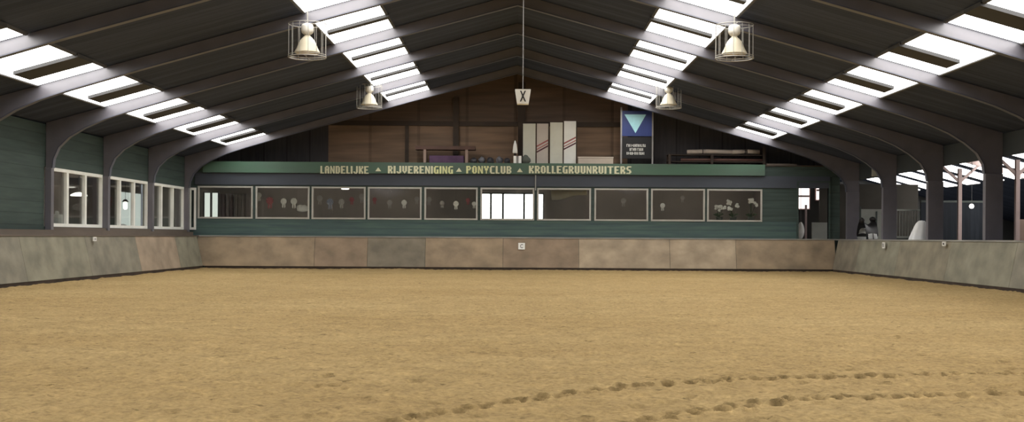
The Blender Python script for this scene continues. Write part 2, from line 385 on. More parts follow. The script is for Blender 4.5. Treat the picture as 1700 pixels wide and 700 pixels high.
# ------------------------------------------------------------------ walls left
wl = MB(); xa, xb = -12.62, -12.47
WB, WT = EYE+.20, EYE+1.79
wl.box(xa, xb, BACK, 30.2, 0, roof(12.62)-.01)
wl.box(xa, xb, 30.2, 45.2, 0, WB); wl.box(xa, xb, 30.2, 45.2, WT, roof(12.62)-.01)
for d in (34.56, 38.78, 43.0): wl.box(xa, xb, d-.10, d+.10, WB, WT)
wl.box(xa, xb, 43.6, 45.2, WB, WT)
struct(wl.obj('wall_left', 'green'))
wn = 0
def side_window(y0, y1, n):
    global wn; wn += 1
    w = MB(); xo, xi = -12.56, -12.46
    w.box(xo, xi, y0, y1, WB, WB+.09); w.box(xo, xi, y0, y1, WT-.09, WT)
    for k in range(n+1):
        yy = y0+(y1-y0)*k/n; t = .07
        w.box(xo, xi, max(y0, yy-t), min(y1, yy+t), WB+.09, WT-.09)
    o = struct(w.obj('window_%d' % wn, 'white')); 
    MB().box(-12.54, -12.53, y0+.03, y1-.03, WB+.05, WT-.05).obj('window_pane', 'sideglass', o)
    MB().box(-12.62+.16, -12.34, y0, y1, WB-.09, WB-.01).obj('window_sill', 'rail', o)
for a, b in ((30.45, 34.45), (34.67, 38.67), (38.89, 42.89)): side_window(a, b, 3)
wn += 1
w = MB(); w.box(-12.40, -12.33, FAR-.09, FAR-.01, WB, WT); w.box(-12.22, -12.15, FAR-.09, FAR-.01, WB, WT); w.box(-12.33, -12.22, FAR-.09, FAR-.01, WT-.09, WT); w.box(-12.33, -12.22, FAR-.09, FAR-.01, WB, WB+.09)
o = struct(w.obj('window_%d' % wn, 'white')); MB().box(-12.33, -12.22, FAR-.05, FAR-.04, WB+.09, WT-.09).obj('window_pane', 'sideglass', o)
# side rooms behind the left windows
struct(MB().box(-16.6, -16.5, 20, 50.3, 0, 3.8).obj('wall_side_room', 'inner'))
struct(MB().box(-16.5, -12.63, 24, 50.3, 3.6, 3.7).obj('ceiling_side_room', 'inner'))
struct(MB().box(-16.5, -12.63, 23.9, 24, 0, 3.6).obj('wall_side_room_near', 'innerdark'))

# ------------------------------------------------------------------ far facade of the canteen
ff = MB(); ZB, ZT = EYE+.63, EYE+1.86
WX = [(329,419),(425,513),(518,606),(611,699),(705,792),(798,886),(892,980),(987,1075),(1081,1169),(1174,1264)]
WXm = [((a-VX)/F*FAR-.015, (b-VX)/F*FAR+.015) for a, b in WX]
dx0, dx1 = (1325-VX)/F*FAR, (1375-VX)/F*FAR; dzt = EYE+2.13
ff.box(-12.46, 12.28, FAR, FAR+.12, 3.3, 3.98)
ff.box(-12.46, dx0, FAR, FAR+.12, ZT, 3.3)
ff.box(dx1, 12.28, FAR, FAR+.12, 0, 3.3)
ff.box(dx0, dx1, FAR, FAR+.12, dzt, 3.3)
prev = -12.46
for a, b in WXm:
    if a > prev: ff.box(prev, a, FAR, FAR+.12, ZB, ZT)
    prev = b
ff.box(prev, dx0, FAR, FAR+.12, ZB, ZT)
struct(ff.obj('wall_far', 'green'))
struct(MB().box(-12.46, dx0, FAR-.02, FAR+.10, 0, ZB).obj('wall_far_lower', 'greenlow'))
struct(MB().box(-12.2, 11.9, FAR-.05, FAR-.002, ZT+.05, 3.615).obj('trim_1', 'bluish'))
for k, (a, b) in enumerate(WXm):
    wn += 1; w = MB(); t = .06; y0, y1 = FAR-.05, FAR+.06
    w.box(a, b, y0, y1, ZB, ZB+t); w.box(a, b, y0, y1, ZT-t, ZT); w.box(a, a+t, y0, y1, ZB+t, ZT-t); w.box(b-t, b, y0, y1, ZB+t, ZT-t)
    o = struct(w.obj('window_%d' % wn, 'dullwhite')); MB().box(a+.04, b-.04, FAR+.0, FAR+.01, ZB+.04, ZT-.04).obj('window_pane', 'glass', o)
# canteen room behind it
struct(MB().box(-16.4, 10.5, 50.2, 50.3, 0, 4).obj('wall_canteen_back', 'inner'))
struct(MB().box(10.42, 10.52, FAR+.13, 50.2, 0, 3.9).obj('wall_canteen_side', 'inner'))
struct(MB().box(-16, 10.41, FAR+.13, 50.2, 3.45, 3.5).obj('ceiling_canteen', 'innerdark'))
struct(MB().box(-12.6, 12.6, FAR-.05, 50.3, 3.985, 4.02).obj('floor_loft', 'beam'))
def back_window(x0, x1, z0, z1, mull, m, Yp=50.15):
    global wn; wn += 1
    w = MB(); 
    for a, b in ((x0, x0+.05), (x1-.05, x1)): w.box(a, b, Yp-.07, Yp+.02, z0, z1)
    w.box(x0, x1, Yp-.07, Yp+.02, z0-.05, z0); w.box(x0, x1, Yp-.07, Yp+.02, z1, z1+.06)
    for q in mull: w.box(q-.045, q+.045, Yp-.07, Yp+.02, z0, z1)
    o = struct(w.obj('window_%d' % wn, 'innerdark')); MB().box(x0+.03, x1-.03, Yp-.02, Yp, z0, z1).obj('window_pane', m, o)
q = lambda px: P(px, 340, 50.15).x
back_window(q(795), q(903), .9, P(840,322,50.15).z, [q(815), q(835), q(870), q(889)], 'daylight')
back_window(q(338), q(364), 1.0, P(350,320,50.15).z, [q(351)], 'daylight2')
# corridor behind the open doorway
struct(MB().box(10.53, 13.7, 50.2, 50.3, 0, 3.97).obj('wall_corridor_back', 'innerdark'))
door = MB(); door.box(dx0-.07, dx0, FAR-.06, FAR+.14, 1.2, dzt); door.box(dx1, dx1+.07, FAR-.06, FAR+.14, 1.2, dzt); door.box(dx0-.07, dx1+.07, FAR-.06, FAR+.14, dzt, dzt+.06)
struct(door.obj('door_1', 'green'))

# gable above the loft
GY = 44.95
def gable(name, x0, x1, m):
    pts = [(x0, 4.02), (x1, 4.02), (x1, roof(x1)-.01)] + ([(0, roof(0)-.01)] if x0 < 0 < x1 else []) + [(x0, roof(x0)-.01)]
    return struct(MB().prism(pts, GY, GY+.08).obj(name, m))
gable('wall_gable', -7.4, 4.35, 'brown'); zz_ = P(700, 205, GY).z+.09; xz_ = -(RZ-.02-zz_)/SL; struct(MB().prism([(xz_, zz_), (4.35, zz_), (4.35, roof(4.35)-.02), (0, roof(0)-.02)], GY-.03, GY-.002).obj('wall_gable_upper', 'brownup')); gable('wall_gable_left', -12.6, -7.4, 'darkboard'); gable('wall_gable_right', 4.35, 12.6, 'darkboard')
z_ = P(700, 205, GY).z
struct(MB().box(-7.6, 4.2, GY-.08, GY-.001, z_-.09, z_+.09).obj('trim_2', 'beam'))
for i, px in enumerate((676, 757)):
    x = P(px, 230, GY).x; struct(MB().box(x-.07-.04*i, x+.07+.04*i, GY-.12, GY-.081, 4.03, z_+(1.0 if i else -.1)).obj('trim_%d' % (3+i), 'beam'))
x = P(866, 200, GY).x; struct(MB().box(x-.14, x+.14, GY-.14, GY-.081, 4.03, roof(x)-.35).obj('trim_5', 'beam'))
struct(MB().box(-16, 30, BACK-.1, BACK, 0, 8).obj('wall_back', 'innerdark'))

# ------------------------------------------------------------------ portal frames
def half_frame(s, outer):
    q_ = .10 if s > 0 else 0.0
    inner = [(12.30+q_,3.0),(12.27+q_,3.25),(12.14+q_*.6,3.55),(11.86,3.83),(11.45,4.08),(10.9,4.32),(10.2,4.55),(8.6,roof(8.6)-.27),(4,roof(4)-.27),(0,roof(0)-.30)]
    pts = [(0, RZ-.015), (outer, roof(outer)-.015), (outer, 3.0)]+inner
    return [(s*x, z) for x, z in pts], [(s*x, z) for x, z in inner]
def portal():
    t = thing('portal_frame', '', 'roof frame', (0, FR[0], 0), 'steel portal frames of the riding hall')
    for s, outer in ((-1, 12.46), (1, 12.86)):
        pts, inner = half_frame(s, outer)
        r = MB().prism(pts, -.05, .05).obj('rafter', 'frame', t)
        fl_ = MB()
        for (ax, az), (bx, bz) in zip(inner, inner[1:]):
            d = Vector((bx-ax, 0, bz-az)).normalized(); n = Vector((d.z, 0, -d.x))*.025
            if n.z > 0: n = -n
            fl_.prism([(ax, az), (bx, bz), (bx+n.x, bz+n.z), (ax+n.x, az+n.z)], -.08, .08)
        fl_.obj('flange', 'flange', r)
        x0, x1 = sorted((s*(12.30 if s < 0 else 12.40), s*outer))
        MB().box(x0, x1, -.09, .09, 0, 2.995).obj('column', 'frame', t)
    return t
pf = portal()
for k, d in enumerate(FR):
    lab = 'dark grey steel portal frame with curved knees spanning the hall, ' + ORD[k]
    if k == 0: pf['label'] = lab
    else: dup(pf, (0, d, 0), lab)

# ------------------------------------------------------------------ skylights
def skylight(s, xa, xb, lo, bw):
    """pane and bars of one bay; xa nearer the ridge, xb nearer the eaves"""
    t = thing('skylight', '', 'skylight', (0,0,0))
    x0 = s*xa; x1 = s*xb; L_ = 3.98
    def slab(a, b, y0, y1, dz, th):
        return [(a, y0, roof(a)-dz), (b, y0, roof(b)-dz), (b, y1, roof(b)-dz), (a, y1, roof(a)-dz), (a, y0, roof(a)-dz-th), (b, y0, roof(b)-dz-th), (b, y1, roof(b)-dz-th), (a, y1, roof(a)-dz-th)]
    fs = [(0,1,2,3),(4,7,6,5),(0,4,5,1),(1,5,6,2),(2,6,7,3),(3,7,4,0)]
    MB().add(slab(x0, x1, .12, .12+L_, .012, .015), fs).obj('translucent_pane', 'sky', t)
    c = MB(); e = .05
    for a in (x0-s*e*.6, x1-s*e*.4): c.add(slab(a, a+s*e, .10, .14+L_, .004, .05), fs)
    c.obj('curb', 'curb', t)
    xe = x1-s*lo
    MB().add(slab(x0-s*.06, xe, 2.30, 2.30+bw, .028, .075), fs).obj('glazing_bar', 'bar', t)
    return t
rows = [(-1, 3.26, 4.85, 'upper left row', .12, .30), (1, 3.36, 4.98, 'upper right row', .14, .30), (-1, 9.35, 10.9, 'lower left row', .24, .85), (1, 8.14, 9.60, 'lower right row', .24, .75)]
for s, xa, xb, nm, lo, bw in rows:
    p = None
    for k, d in enumerate(FR[1:]):
        lab = 'white glowing roof skylight, %s, %s' % (nm, ['bay nearest the gable','second bay from the gable','third bay from the gable','fourth bay from the gable','fifth bay from the gable','sixth bay from the gable','seventh bay from the gable','eighth bay from the gable','ninth bay from the gable','tenth bay from the gable','eleventh bay from the gable','twelfth bay from the gable'][k])
        if p is None:
            p = skylight(s, xa, xb, lo, bw); p.location = (0, d, 0); p['label'] = lab; p['group'] = 'roof skylights, '+nm
        else: dup(p, (0, d, 0), lab)

# ------------------------------------------------------------------ kickboards
HK = EYE-.055
def kick_far(x0, x1, m, label):
    ya, yb = 43.02, 43.26
    o = MB().prismy([(ya, .10), (yb, HK), (yb+.04, HK), (ya+.04, .10)], x0+.006, x1-.006).obj('kickboard_panel', KM[m])
    tag(o, label, 'kickboard', 'kickboard panels along the arena edge'); return o
def kick_side(s, xb, y0, y1, m, label):
    xt = 12.0 if s < 0 else 12.1
    o = MB().prism([(s*xb, .10), (s*xt, HK), (s*(xt+.04), HK), (s*(xb+.04), .10)], y0+.006, y1-.006).obj('kickboard_panel', KM[m])
    tag(o, label, 'kickboard', 'kickboard panels along the arena edge'); return o
fx = [326, 522, 610, 706, 835, 961, 1112, 1222, 1387]
fm = [('brown','wide brown plywood kickboard panel at the left end of the far wall'),
      ('redb','brown kickboard panel of the far wall under the second and third canteen windows'),
      ('greyd','grey scuffed kickboard panel of the far wall left of centre'),
      ('brown','olive brown kickboard panel of the far wall just left of the white centre letter'),
      ('redb','reddish brown kickboard panel carrying the small white centre letter'),
      ('beige','light beige kickboard panel right of the white centre letter'),
      ('beige','beige kickboard panel of the far wall under the ninth canteen window'),
      ('brown','brown kickboard panel at the right end of the far wall under the doorway')]
for k, (m, lab) in enumerate(fm):
    a = P(fx[k], 420, 43.14).x; b = P(fx[k+1], 420, 43.14).x; kick_far(a, b, m, lab)
bl = [42.99, 40.2, 36.0, 31.8, 27.6, 23.4, 19.2, 15.0, 10.8, 6.6, 2.4, -1.8, -6, -11.9]
lm = [('greyg','short beige grey kickboard panel of the left wall in the far corner'),('pinkb','pale pinkish kickboard panel of the left wall near the far corner'),
      ('grey','grey kickboard panel of the left wall under the middle side window'),('greyg','grey kickboard panel of the left wall under the nearest side window'),
      ('grey','weathered grey kickboard panel at the left edge of the view')]
rm = [('greyd','brownish grey kickboard panel of the right wall in the far corner'),('greyg','grey green kickboard panel of the right wall below the saddle'),
      ('greyr','brownish kickboard panel of the right wall below the white sheet'),('greyg','grey green kickboard panel of the right wall below the bright stable roof'),
      ('grey','weathered grey kickboard panel at the right edge of the view')]
for k in range(len(bl)-1):
    m, lab = lm[k] if k < 5 else ('grey', 'grey kickboard panel of the left wall, number of panels before the camera: %s' % ['five','six','seven','eight','nine','ten','eleven','twelve'][k-5])
    if k >= 5: lab = 'grey kickboard panel beside the viewer on the left wall, %s panel from the far corner' % ['sixth','seventh','eighth','ninth','tenth','eleventh','twelfth','thirteenth'][k-5]
    kick_side(-1, 11.76, bl[k+1], bl[k], m, lab)
    m, lab = rm[k] if k < 5 else ('greyg', 'grey kickboard panel beside the viewer on the right wall, %s panel from the far corner' % ['sixth','seventh','eighth','ninth','tenth','eleventh','twelfth','thirteenth'][k-5])
    kick_side(1, 11.88, bl[k+1], bl[k], m, lab)
tag(MB().box(-12.0, 12.1, 43.24, 43.42, HK+.002, HK+.05).obj('ledge_board', 'ledge'), 'pale worn ledge board on top of the far kickboards', 'ledge')
tag(MB().box(-12.3, -11.98, BACK+.1, 43.22, HK+.002, HK+.04).obj('ledge_board', 'rail'), 'brown ledge board on top of the left kickboards', 'ledge')
tag(MB().box(-12.29, -12.2, BACK+.1, 43.22, HK+.042, HK+.17).obj('wall_rail', 'rail'), 'brown timber rail under the left side windows', 'rail')
tag(MB().box(12.08, 12.29, BACK+.1, 43.22, HK+.002, HK+.045).obj('ledge_board', 'ledge'), 'pale grey ledge board on top of the right kickboards', 'ledge')
tag(MB().box(-11.70, 11.82, 43.03, 43.13, -.03, .098).obj('plinth_board', 'plinth'), 'dark plinth board below the far kickboards', 'plinth')
tag(MB().box(-11.86, -11.77, BACK+.1, 42.99, -.03, .098).obj('plinth_board', 'plinth'), 'dark plinth board below the left kickboards', 'plinth')
tag(MB().box(11.89, 11.98, BACK+.1, 42.99, -.03, .098).obj('plinth_board', 'plinth'), 'dark plinth board below the right kickboards', 'plinth')
# a low wall closes the gap behind the right kickboards
struct(MB().box(12.30, 12.36, BACK, 43.4, 0, HK+.0).obj('wall_right_lower', 'darkfascia'))
struct(MB().box(12.87, 12.93, BACK, 45.1, 3.46, roof(12.93)-.01).obj('wall_right', 'darkfascia'))

# ------------------------------------------------------------------ club name on the fascia
cs = thing('name_board', 'long green fascia board with cream club name lettering above the canteen windows', 'sign', (0, FAR-.15, 3.62))
fh = 4.04-3.62
MB().box((338-VX)/F*FAR, (1268-VX)/F*FAR, 0, .09, 0, fh).obj('board', 'fascia', cs)
def word(t_, a, b):
    xa_ = P(a, 280, FAR-.15).x; xb_ = P(b, 280, FAR-.15).x; zb = P((a+b)/2, 288, FAR-.15).z-3.62
    for i, (x_, g) in enumerate(block_word(t_, xb_-xa_, .285, .02)):
        o = g.obj('letter', 'lettery' if (t_[0] == 'R' and i > 8) or (t_[0] == 'P' and i < 4) else 'letter', cs); o.location = (xa_+x_, -.002, zb)
word('LANDELIJKE', 532, 612); word('RIJVERENIGING', 644, 752); word('PONYCLUB', 774, 849); word('KROLLEGRUUNRUITERS', 878, 1048)
for px in (628, 762, 863):
    c_ = P(px, 280, FAR-.15).x
    MB().prism([(c_-.11, .08), (c_+.11, .08), (c_, .23)], -.02, -.002).obj('emblem', 'letter', cs)
tag(MB().tube((P(889,300,FAR).x, FAR-.08, 3.02), (P(889,300,FAR).x, FAR-.08, 3.61), .025).obj('mounted_conduit', 'steel'), 'thin grey conduit pipe between two canteen windows below the lettering', 'pipe')

# ------------------------------------------------------------------ caged bell lamps
def bell_lamp(px, py_bottom, Yd, label):
    b = P(px, py_bottom, Yd)
    t = thing('caged_lamp', label, 'lamp', (b.x, Yd, b.z), 'caged bell lamps under the roof')
    prof = [(.285,.10),(.275,.13),(.235,.20),(.205,.28),(.17,.36),(.115,.43),(.07,.47),(.06,.50)]
    inn = [(r-.012, z-.004) for r, z in reversed(prof)]
    MB().lathe(prof+inn, 28, cap=False).obj('reflector', 'cream', t, True)
    h = MB().lathe([(.05,.49),(.085,.51),(.13,.55),(.14,.60),(.14,.68),(.12,.73),(.05,.76)], 20); h.obj('housing', 'housing', t, True)
    top = roof(b.x)-.30-b.z
    MB().tube((0,0,.755), (0,0,max(.8, top+.225)), .015).obj('hanger_rod', 'wire', t)
    MB().blob((0,0,.25), .06, .06, .11, 1, 0).obj('bulb', 'housing', t, True)
    c = MB(); R = .42
    c.ring((0,0,0), R, .014, 32); c.ring((0,0,.045), R, .008, 32); c.ring((0,0,.74), R, .009, 32)
    for i in range(14):
        a = 2*math.pi*i/14; c.tube((R*math.cos(a), R*math.sin(a), 0), (R*math.cos(a), R*math.sin(a), .74), .0065, 5)
    for i in range(4):
        a = math.pi*i/2; c.tube((R*math.cos(a), R*math.sin(a), .74), (.04*math.cos(a), .04*math.sin(a), .755), .0065, 5)
        c.tube((R*math.cos(a), R*math.sin(a), 0), (0, 0, -.002), .005, 5)
    c.obj('wire_cage', 'wire', t)
    return t
bell_lamp(510, 95, 25.6, 'cream bell lamp in a wire cage, large one on the left')
bell_lamp(613, 179, 38.2, 'cream bell lamp in a wire cage, small farther one on the left')
bell_lamp(1219, 97, 25.6, 'cream bell lamp in a wire cage, large one on the right')
bell_lamp(1110, 179, 38.2, 'cream bell lamp in a wire cage, small farther one on the right')

# ------------------------------------------------------------------ hanging centre letter
b = P(868, 173, 21.2); xl = thing('hanging_letter_box', 'white tapered box with black letter X hanging on a wire from the ridge', 'sign', tuple(b))
w0, w1, hh = .105, .145, .262
MB().add([(-w0,-w0,0),(w0,-w0,0),(w0,w0,0),(-w0,w0,0),(-w1,-w1,hh),(w1,-w1,hh),(w1,w1,hh),(-w1,w1,hh)], [(0,3,2,1),(4,5,6,7),(0,1,5,4),(1,2,6,5),(2,3,7,6),(3,0,4,7)]).obj('box', 'signwhite', xl)
for r in (0, math.pi):
    o = text('letter', 'X', 'black', .115, .20, .004, xl, bold=.02)
    o.rotation_euler = (0,0,r); sx = 1 if r == 0 else -1
    o.location = (-.0575*sx, -.140*sx, .033)
MB().tube((0,0,hh), (0,0,roof(b.x)-b.z-.01), .008).obj('wire', 'steel', xl)

# small letter plates on the boards
def letter_plate(loc, w, h, ch, label, rz=0, ty=0):
    t = thing('letter_plate', label, 'sign', loc, 'small arena letter plates', rz); t.rotation_euler = (ty, 0, rz)
    MB().box(-w/2, w/2, -.03, 0, 0, h).obj('plate', 'signwhite', t)
    o = text('letter', ch, 'black', w*.42, h*.6, .004, t, bold=.01); o.location = (-w*.21, -.031, h*.2)
zz = P(865, 414, 43.1).z; yk = lambda z: 43.02+.24*(z-.07)/(HK-.07)
letter_plate((P(866,407,43.15).x, yk(zz)-.015, zz), .25, .25, 'C', 'small white letter plate on the far kickboards at the centre', 0, -.21)
def side_plate(s, px, py, d, label, ch):
    u = P(px, py, d); z = u.z; f = (z-.07)/(HK-.07)
    x = s*((11.76+.24*f) if s < 0 else (11.88+.22*f))-s*.06
    letter_plate((x, d, z), .22, .12 if ch != 'B' else .2, ch, label, s*-math.pi/2)
side_plate(-1, 155, 400, 32.3, 'small white letter plate near the top of the left kickboards', 'H')
side_plate(1, 1477, 412, 37.3, 'small white letter plate on the right kickboards nearer the far corner', 'B')
side_plate(1, 1570, 408, 32.1, 'small white letter plate on the right kickboards nearer the viewer', 'M')

# ------------------------------------------------------------------ things on the loft
LZ = 4.022
YL = 44.2
def X(px, Y=YL): return P(px, 270, Y).x
def Zp(py, Y=YL, px=857): return P(px, py, Y).z
tb = thing('trestle_table', 'dark brown table with pale legs standing on the loft left of centre', 'table', (X(740), YL, LZ))
hw = (X(798)-X(699))/2; zt = Zp(243,YL,740)-LZ
MB().box(-hw, hw, -.3, .3, zt-.14, zt).obj('tabletop', 'tabletop', tb)
for sx in (X(706)-X(740), X(775)-X(740)):
    for sy in (-.25, .25): MB().box(sx-.05, sx+.05, sy-.04, sy+.04, 0, zt-.14).obj('leg', 'palewood', tb)
tag(MB().box(X(713), X(771), YL-.18, YL+.18, LZ, LZ+.34).obj('travel_chest', 'purple', bevel=.03), 'dark purple trunk lying under the loft table', 'trunk')
for i, (px, w_, h_, m) in enumerate([(787,.13,.26,'bag'),(800,.13,.30,'greybag'),(814,.14,.28,'bag'),(829,.14,.32,'greybag'),(842,.12,.26,'bag')]):
    d_ = ['black bag beside the loft table','grey bag second from the loft table','black bag in the middle of the loft heap','grey bag fourth from the loft table','black bag next to the white tapered cone']
    o = MB().blob((0,0,h_*.5), w_, .2, h_*.5, i+3, .16).obj('stuffed_bag', m, None, True); o.location = (X(px), YL-.2+.1*(i%2), LZ); tag(o, d_[i], 'bag', 'stuffed bags on the loft')
# white marker: tapered cone over a split white plate
mk = thing('marker_cone', 'slim white cone standing on a dark post above the club lettering', 'cone', (P(855,250,43.6).x, 43.62, LZ))
z0 = Zp(254,43.6)-LZ; z1 = Zp(233,43.6)-LZ
MB().box(-.03, .03, -.03, .03, 0, z0).obj('post', 'black', mk)
MB().lathe([(.095,z0),(.09,z0+.1),(.065,z0+.3),(.02,z1)], 16).obj('cone', 'signwhite', mk, True)
pl = thing('number_plate_board', 'small white board with a dark centre bar standing over the lettering', 'sign', (P(859,265,43.4).x, 43.42, LZ))
MB().box(-.15, -.045, -.012, .012, 0, .30).obj('panel', 'signwhite', pl); MB().box(.045, .15, -.012, .012, 0, .30).obj('panel', 'signwhite', pl); MB().box(-.045, .045, -.01, .01, 0, .29).obj('bar', 'steel', pl)
tag(MB().blob((P(873,275,43.3).x, 43.52, LZ+.16), .18, .1, .16, 9, .2).obj('dark_cloth_bundle', 'pot', None, True), 'dark grey green bundle beside the white marker board', 'bundle')
# folding display screen
ds = thing('display_screen', 'tall cream four panel screen with red and black diagonal stripes on the loft', 'screen', (X(912), YL-.1, LZ))
pan = [(868,890,205,'panelcream'),(891,911,205,'panelpink'),(913,935,203,'panelcream'),(936,957,201,'panelwhite')]
for k, (a, b_, t_, m) in enumerate(pan):
    xa_, xb_ = X(a, YL-.1)-X(912), X(b_, YL-.1)-X(912); h_ = Zp(t_, YL-.1, a)-LZ
    o = MB().box(xa_, xb_, -.02, .02, 0, h_).obj('panel', m, ds)
    MB().box(xb_-.025, xb_+.015, -.03, .03, 0, h_).obj('edge_strip', 'beam', o)
    if k in (1, 3):
        w_ = xb_-xa_-.03; zc = Zp(262 if k == 1 else 257, YL-.1)-LZ+.30
        for dz, th, mm in ((.22,.06,'red'), (.11,.04,'red'), (0,.06,'maroon')):
            MB().prism([(xa_, zc+dz-.1), (xa_+w_, zc+dz+.14), (xa_+w_, zc+dz+.14+th), (xa_, zc+dz-.1+th)], -.024, -.0205).obj('stripe', mm, o)
bx = thing('storage_box', 'low beige box lying right of the striped screen', 'box', (X(988), YL-.1, LZ))
hw = (X(1017)-X(959))/2
MB().box(-hw, hw, -.2, .2, 0, .26).obj('body', 'beige', bx, bevel=.01); MB().box(-hw-.01, hw+.01, -.21, .21, .262, .32).obj('lid', 'beige', bx, bevel=.01)
# blue and black sign
sg = thing('sponsor_sign', 'tall sign with pale triangle on blue above a black lettered panel', 'sign', (X(1057, 43.7), 43.7, LZ))
def sx_(px): return X(px, 43.7)-X(1057, 43.7)
def sz_(py): return Zp(py, 43.7, 1057)-LZ
MB().box(sx_(1032), sx_(1082), -.03, .03, sz_(226), sz_(184)).obj('upper_panel', 'blue', sg)
lowp = MB().box(sx_(1031), sx_(1083), -.03, .03, sz_(263), sz_(227.5)).obj('lower_panel', 'black', sg)
MB().prism([(sx_(1036), sz_(190)), (sx_(1072), sz_(190)), (sx_(1054.5), sz_(221))], -.04, -.031).obj('triangle_emblem', 'cyan', sg)
for a, b_ in ((1031,184.0),(1083,184)):
    MB().box(sx_(a)-.03, sx_(a)+.03, -.035, .035, 0, sz_(178 if a == 1031 else 184)).obj('post', 'steel', sg)
g = MB(); r_ = random.Random(5)                  # three lines of writing too small to read in the photograph
for (py, a, b_) in ((241.5,1040,1070),(248,1045,1067),(254.5,1040,1069)):
    x_ = sx_(a)
    while x_ < sx_(b_):
        w_ = r_.uniform(.035, .05); z0_ = sz_(py+2.2); z1_ = sz_(py-2.2)
        g.box(x_, x_+.014, -.036, -.031, z0_, z1_)
        if r_.random() < .8: zc = r_.choice((z0_, (z0_+z1_)/2-.007, z1_-.014)); g.box(x_+.014, x_+w_, -.036, -.031, zc, zc+.016)
        if r_.random() < .5: g.box(x_+w_-.012, x_+w_, -.036, -.031, z0_, z1_)
        x_ += w_+.018
g.obj('writing', 'signwhite', lowp)
# right of the sign: poles and a rolled tarpaulin on a rack
rk = thing('storage_rack', 'dark low rack carrying poles on the loft at the right', 'rack', (X(1200), YL, LZ))
for px in (1110, 1180, 1266):
    x_ = X(px)-X(1200); [MB().box(x_-.05, x_+.05, y_-.03, y_+.03, 0, .74 if px == 1266 else .44).obj('upright', 'beam', rk) for y_ in (-.26, .26)]
for z_k in (.16, .42): MB().box(X(1108)-X(1200), X(1268)-X(1200), -.22, .22, z_k-.02, z_k+.02).obj('shelf', 'beam', rk)
rt = thing('rolled_tarpaulin', 'pale rolled tarpaulin lying on top of the loft rack', 'tarpaulin', (X(1205), YL-.08, LZ+.445))
MB().path([(X(1140)-X(1205),0,.09),(X(1170)-X(1205),0,.12),(X(1215)-X(1205),-.02,.10),(X(1240)-X(1205),0,.13),(X(1260)-X(1205),0,.11)], .085, 12).obj('roll', 'tarp', rt, True)
for px in (1165, 1235): MB().lathe([(.095,0),(.095,.03)], 14).obj('tie', 'black', rt).matrix_basis = Matrix.Translation((X(px)-X(1205), 0, .115)) @ Matrix.Rotation(math.pi/2, 4, 'Y')
for k in range(4):
    o = MB().tube((-1.55+.1*k,0,0), (1.6-.15*k,0,0), .05, 12).obj('jump_pole', 'pole' if k != 2 else 'palewood', None, True); o.location = (X(1196), YL-.165+.11*k, LZ+.235)
    tag(o, ['red brown jump pole on the rack shelf, foremost','red brown jump pole on the rack shelf, second from the front','pale jump pole lying on the rack shelf','red brown jump pole on the rack shelf, rearmost'][k], 'pole', 'jump poles on the loft rack')
tag(MB().box(X(1272,43.6), X(1322,43.6), 43.5, 43.62, LZ, LZ+.07).obj('plank', 'rail'), 'grey plank lying on the loft at the right end of the facade', 'plank')
tag(MB().tube((X(1276,43.9), 43.9, LZ+.05), (X(1318,43.9), 43.85, LZ+.05), .045).obj('drain_pipe', 'black'), 'black pipe lying behind the plank at the right end', 'pipe')

# ------------------------------------------------------------------ canteen contents
YR = FAR+.45
tag(MB().box(-12.2, 10.2, YR-.012, YR+.012, 3.18, 3.205).obj('curtain_rail', 'steel'), 'thin rail for hanging ribbons behind the canteen windows', 'rail')
ros = [(430,324,'whitecloth','cream rosette at the left end of the second canteen window',1.0),(448,333,'redcloth','red rosette in the second canteen window',1.35),(471,334,'whitecloth','white rosette in the middle of the second canteen window',1.1),
 (488,334,'whitecloth','white rosette right of the middle of the second canteen window',1.2),(531,329,'dimcloth','pale rosette at the left of the third canteen window',1.1),(548,335,'bluecloth','blue grey rosette in the third canteen window',1.25),
 (567,335,'dimcloth','grey rosette in the middle of the third canteen window',1.1),(584,331,'redcloth','dark red rosette in the third canteen window',.9),(601,326,'dimcloth','pinkish rosette at the right edge of the third canteen window',1.1),
 (622,331,'redcloth','dull red rosette at the left of the fourth canteen window',.8),(647,336,'dimcloth','grey rosette left of the middle of the fourth canteen window',1.0),(671,336,'whitecloth','white rosette in the middle of the fourth canteen window',1.0),
 (692,330,'dimcloth','grey rosette at the right of the fourth canteen window',.9),(712,331,'dimcloth','grey rosette at the left edge of the fifth canteen window',1.0),(734,337,'dimcloth','small grey rosette left of the middle of the fifth canteen window',.85),
 (757,338,'whitecloth','white rosette in the middle of the fifth canteen window',1.0),(777,332,'redcloth','dull red rosette at the right of the fifth canteen window',.8),(787,338,'whitecloth','small bright rosette at the right edge of the fifth canteen window',.8),
 (1035,333,'dimcloth','pale rosette in the middle of the eighth canteen window',1.0),(1100,341,'whitecloth','white rosette at the left of the ninth canteen window',.9),(1133,328,'dimcloth','faint grey rosette in the ninth canteen window',.8)]
for (px, py, m, lab, sc) in ros:
    c = P(px, py, YR); t = thing('hanging_rosette', lab, 'rosette', (c.x, YR, c.z), 'rosettes hanging in the canteen windows')
    R = .105*sc; vs = [(0,-.03,0)]; n = 24
    for i in range(n):
        a = 2*math.pi*i/n; vs.append((R*math.cos(a), -.008-(.014 if i % 2 else 0), R*math.sin(a)))
    vs.append((0, .004, 0))
    MB().add(vs, [(0, i+1, (i+1)%n+1) for i in range(n)]+[(n+1, (i+1)%n+1, i+1) for i in range(n)]).obj('disc', m, t)
    MB().prism([(-.05*sc,-.03),(.0,-.03),(-.02*sc,-.23*sc),(-.06*sc,-.20*sc)], -.006, .004).obj('ribbon_tail', m, t)
    MB().prism([(0,-.03),(.05*sc,-.03),(.06*sc,-.20*sc),(.02*sc,-.23*sc)], -.005, .005).obj('ribbon_tail', m, t)
    MB().tube((0,0,R*.6), (0,0,3.18-c.z), .003, 4).obj('string', 'darkwire', t)
cloth = MB(); x0_ = P(496,345,YR).x
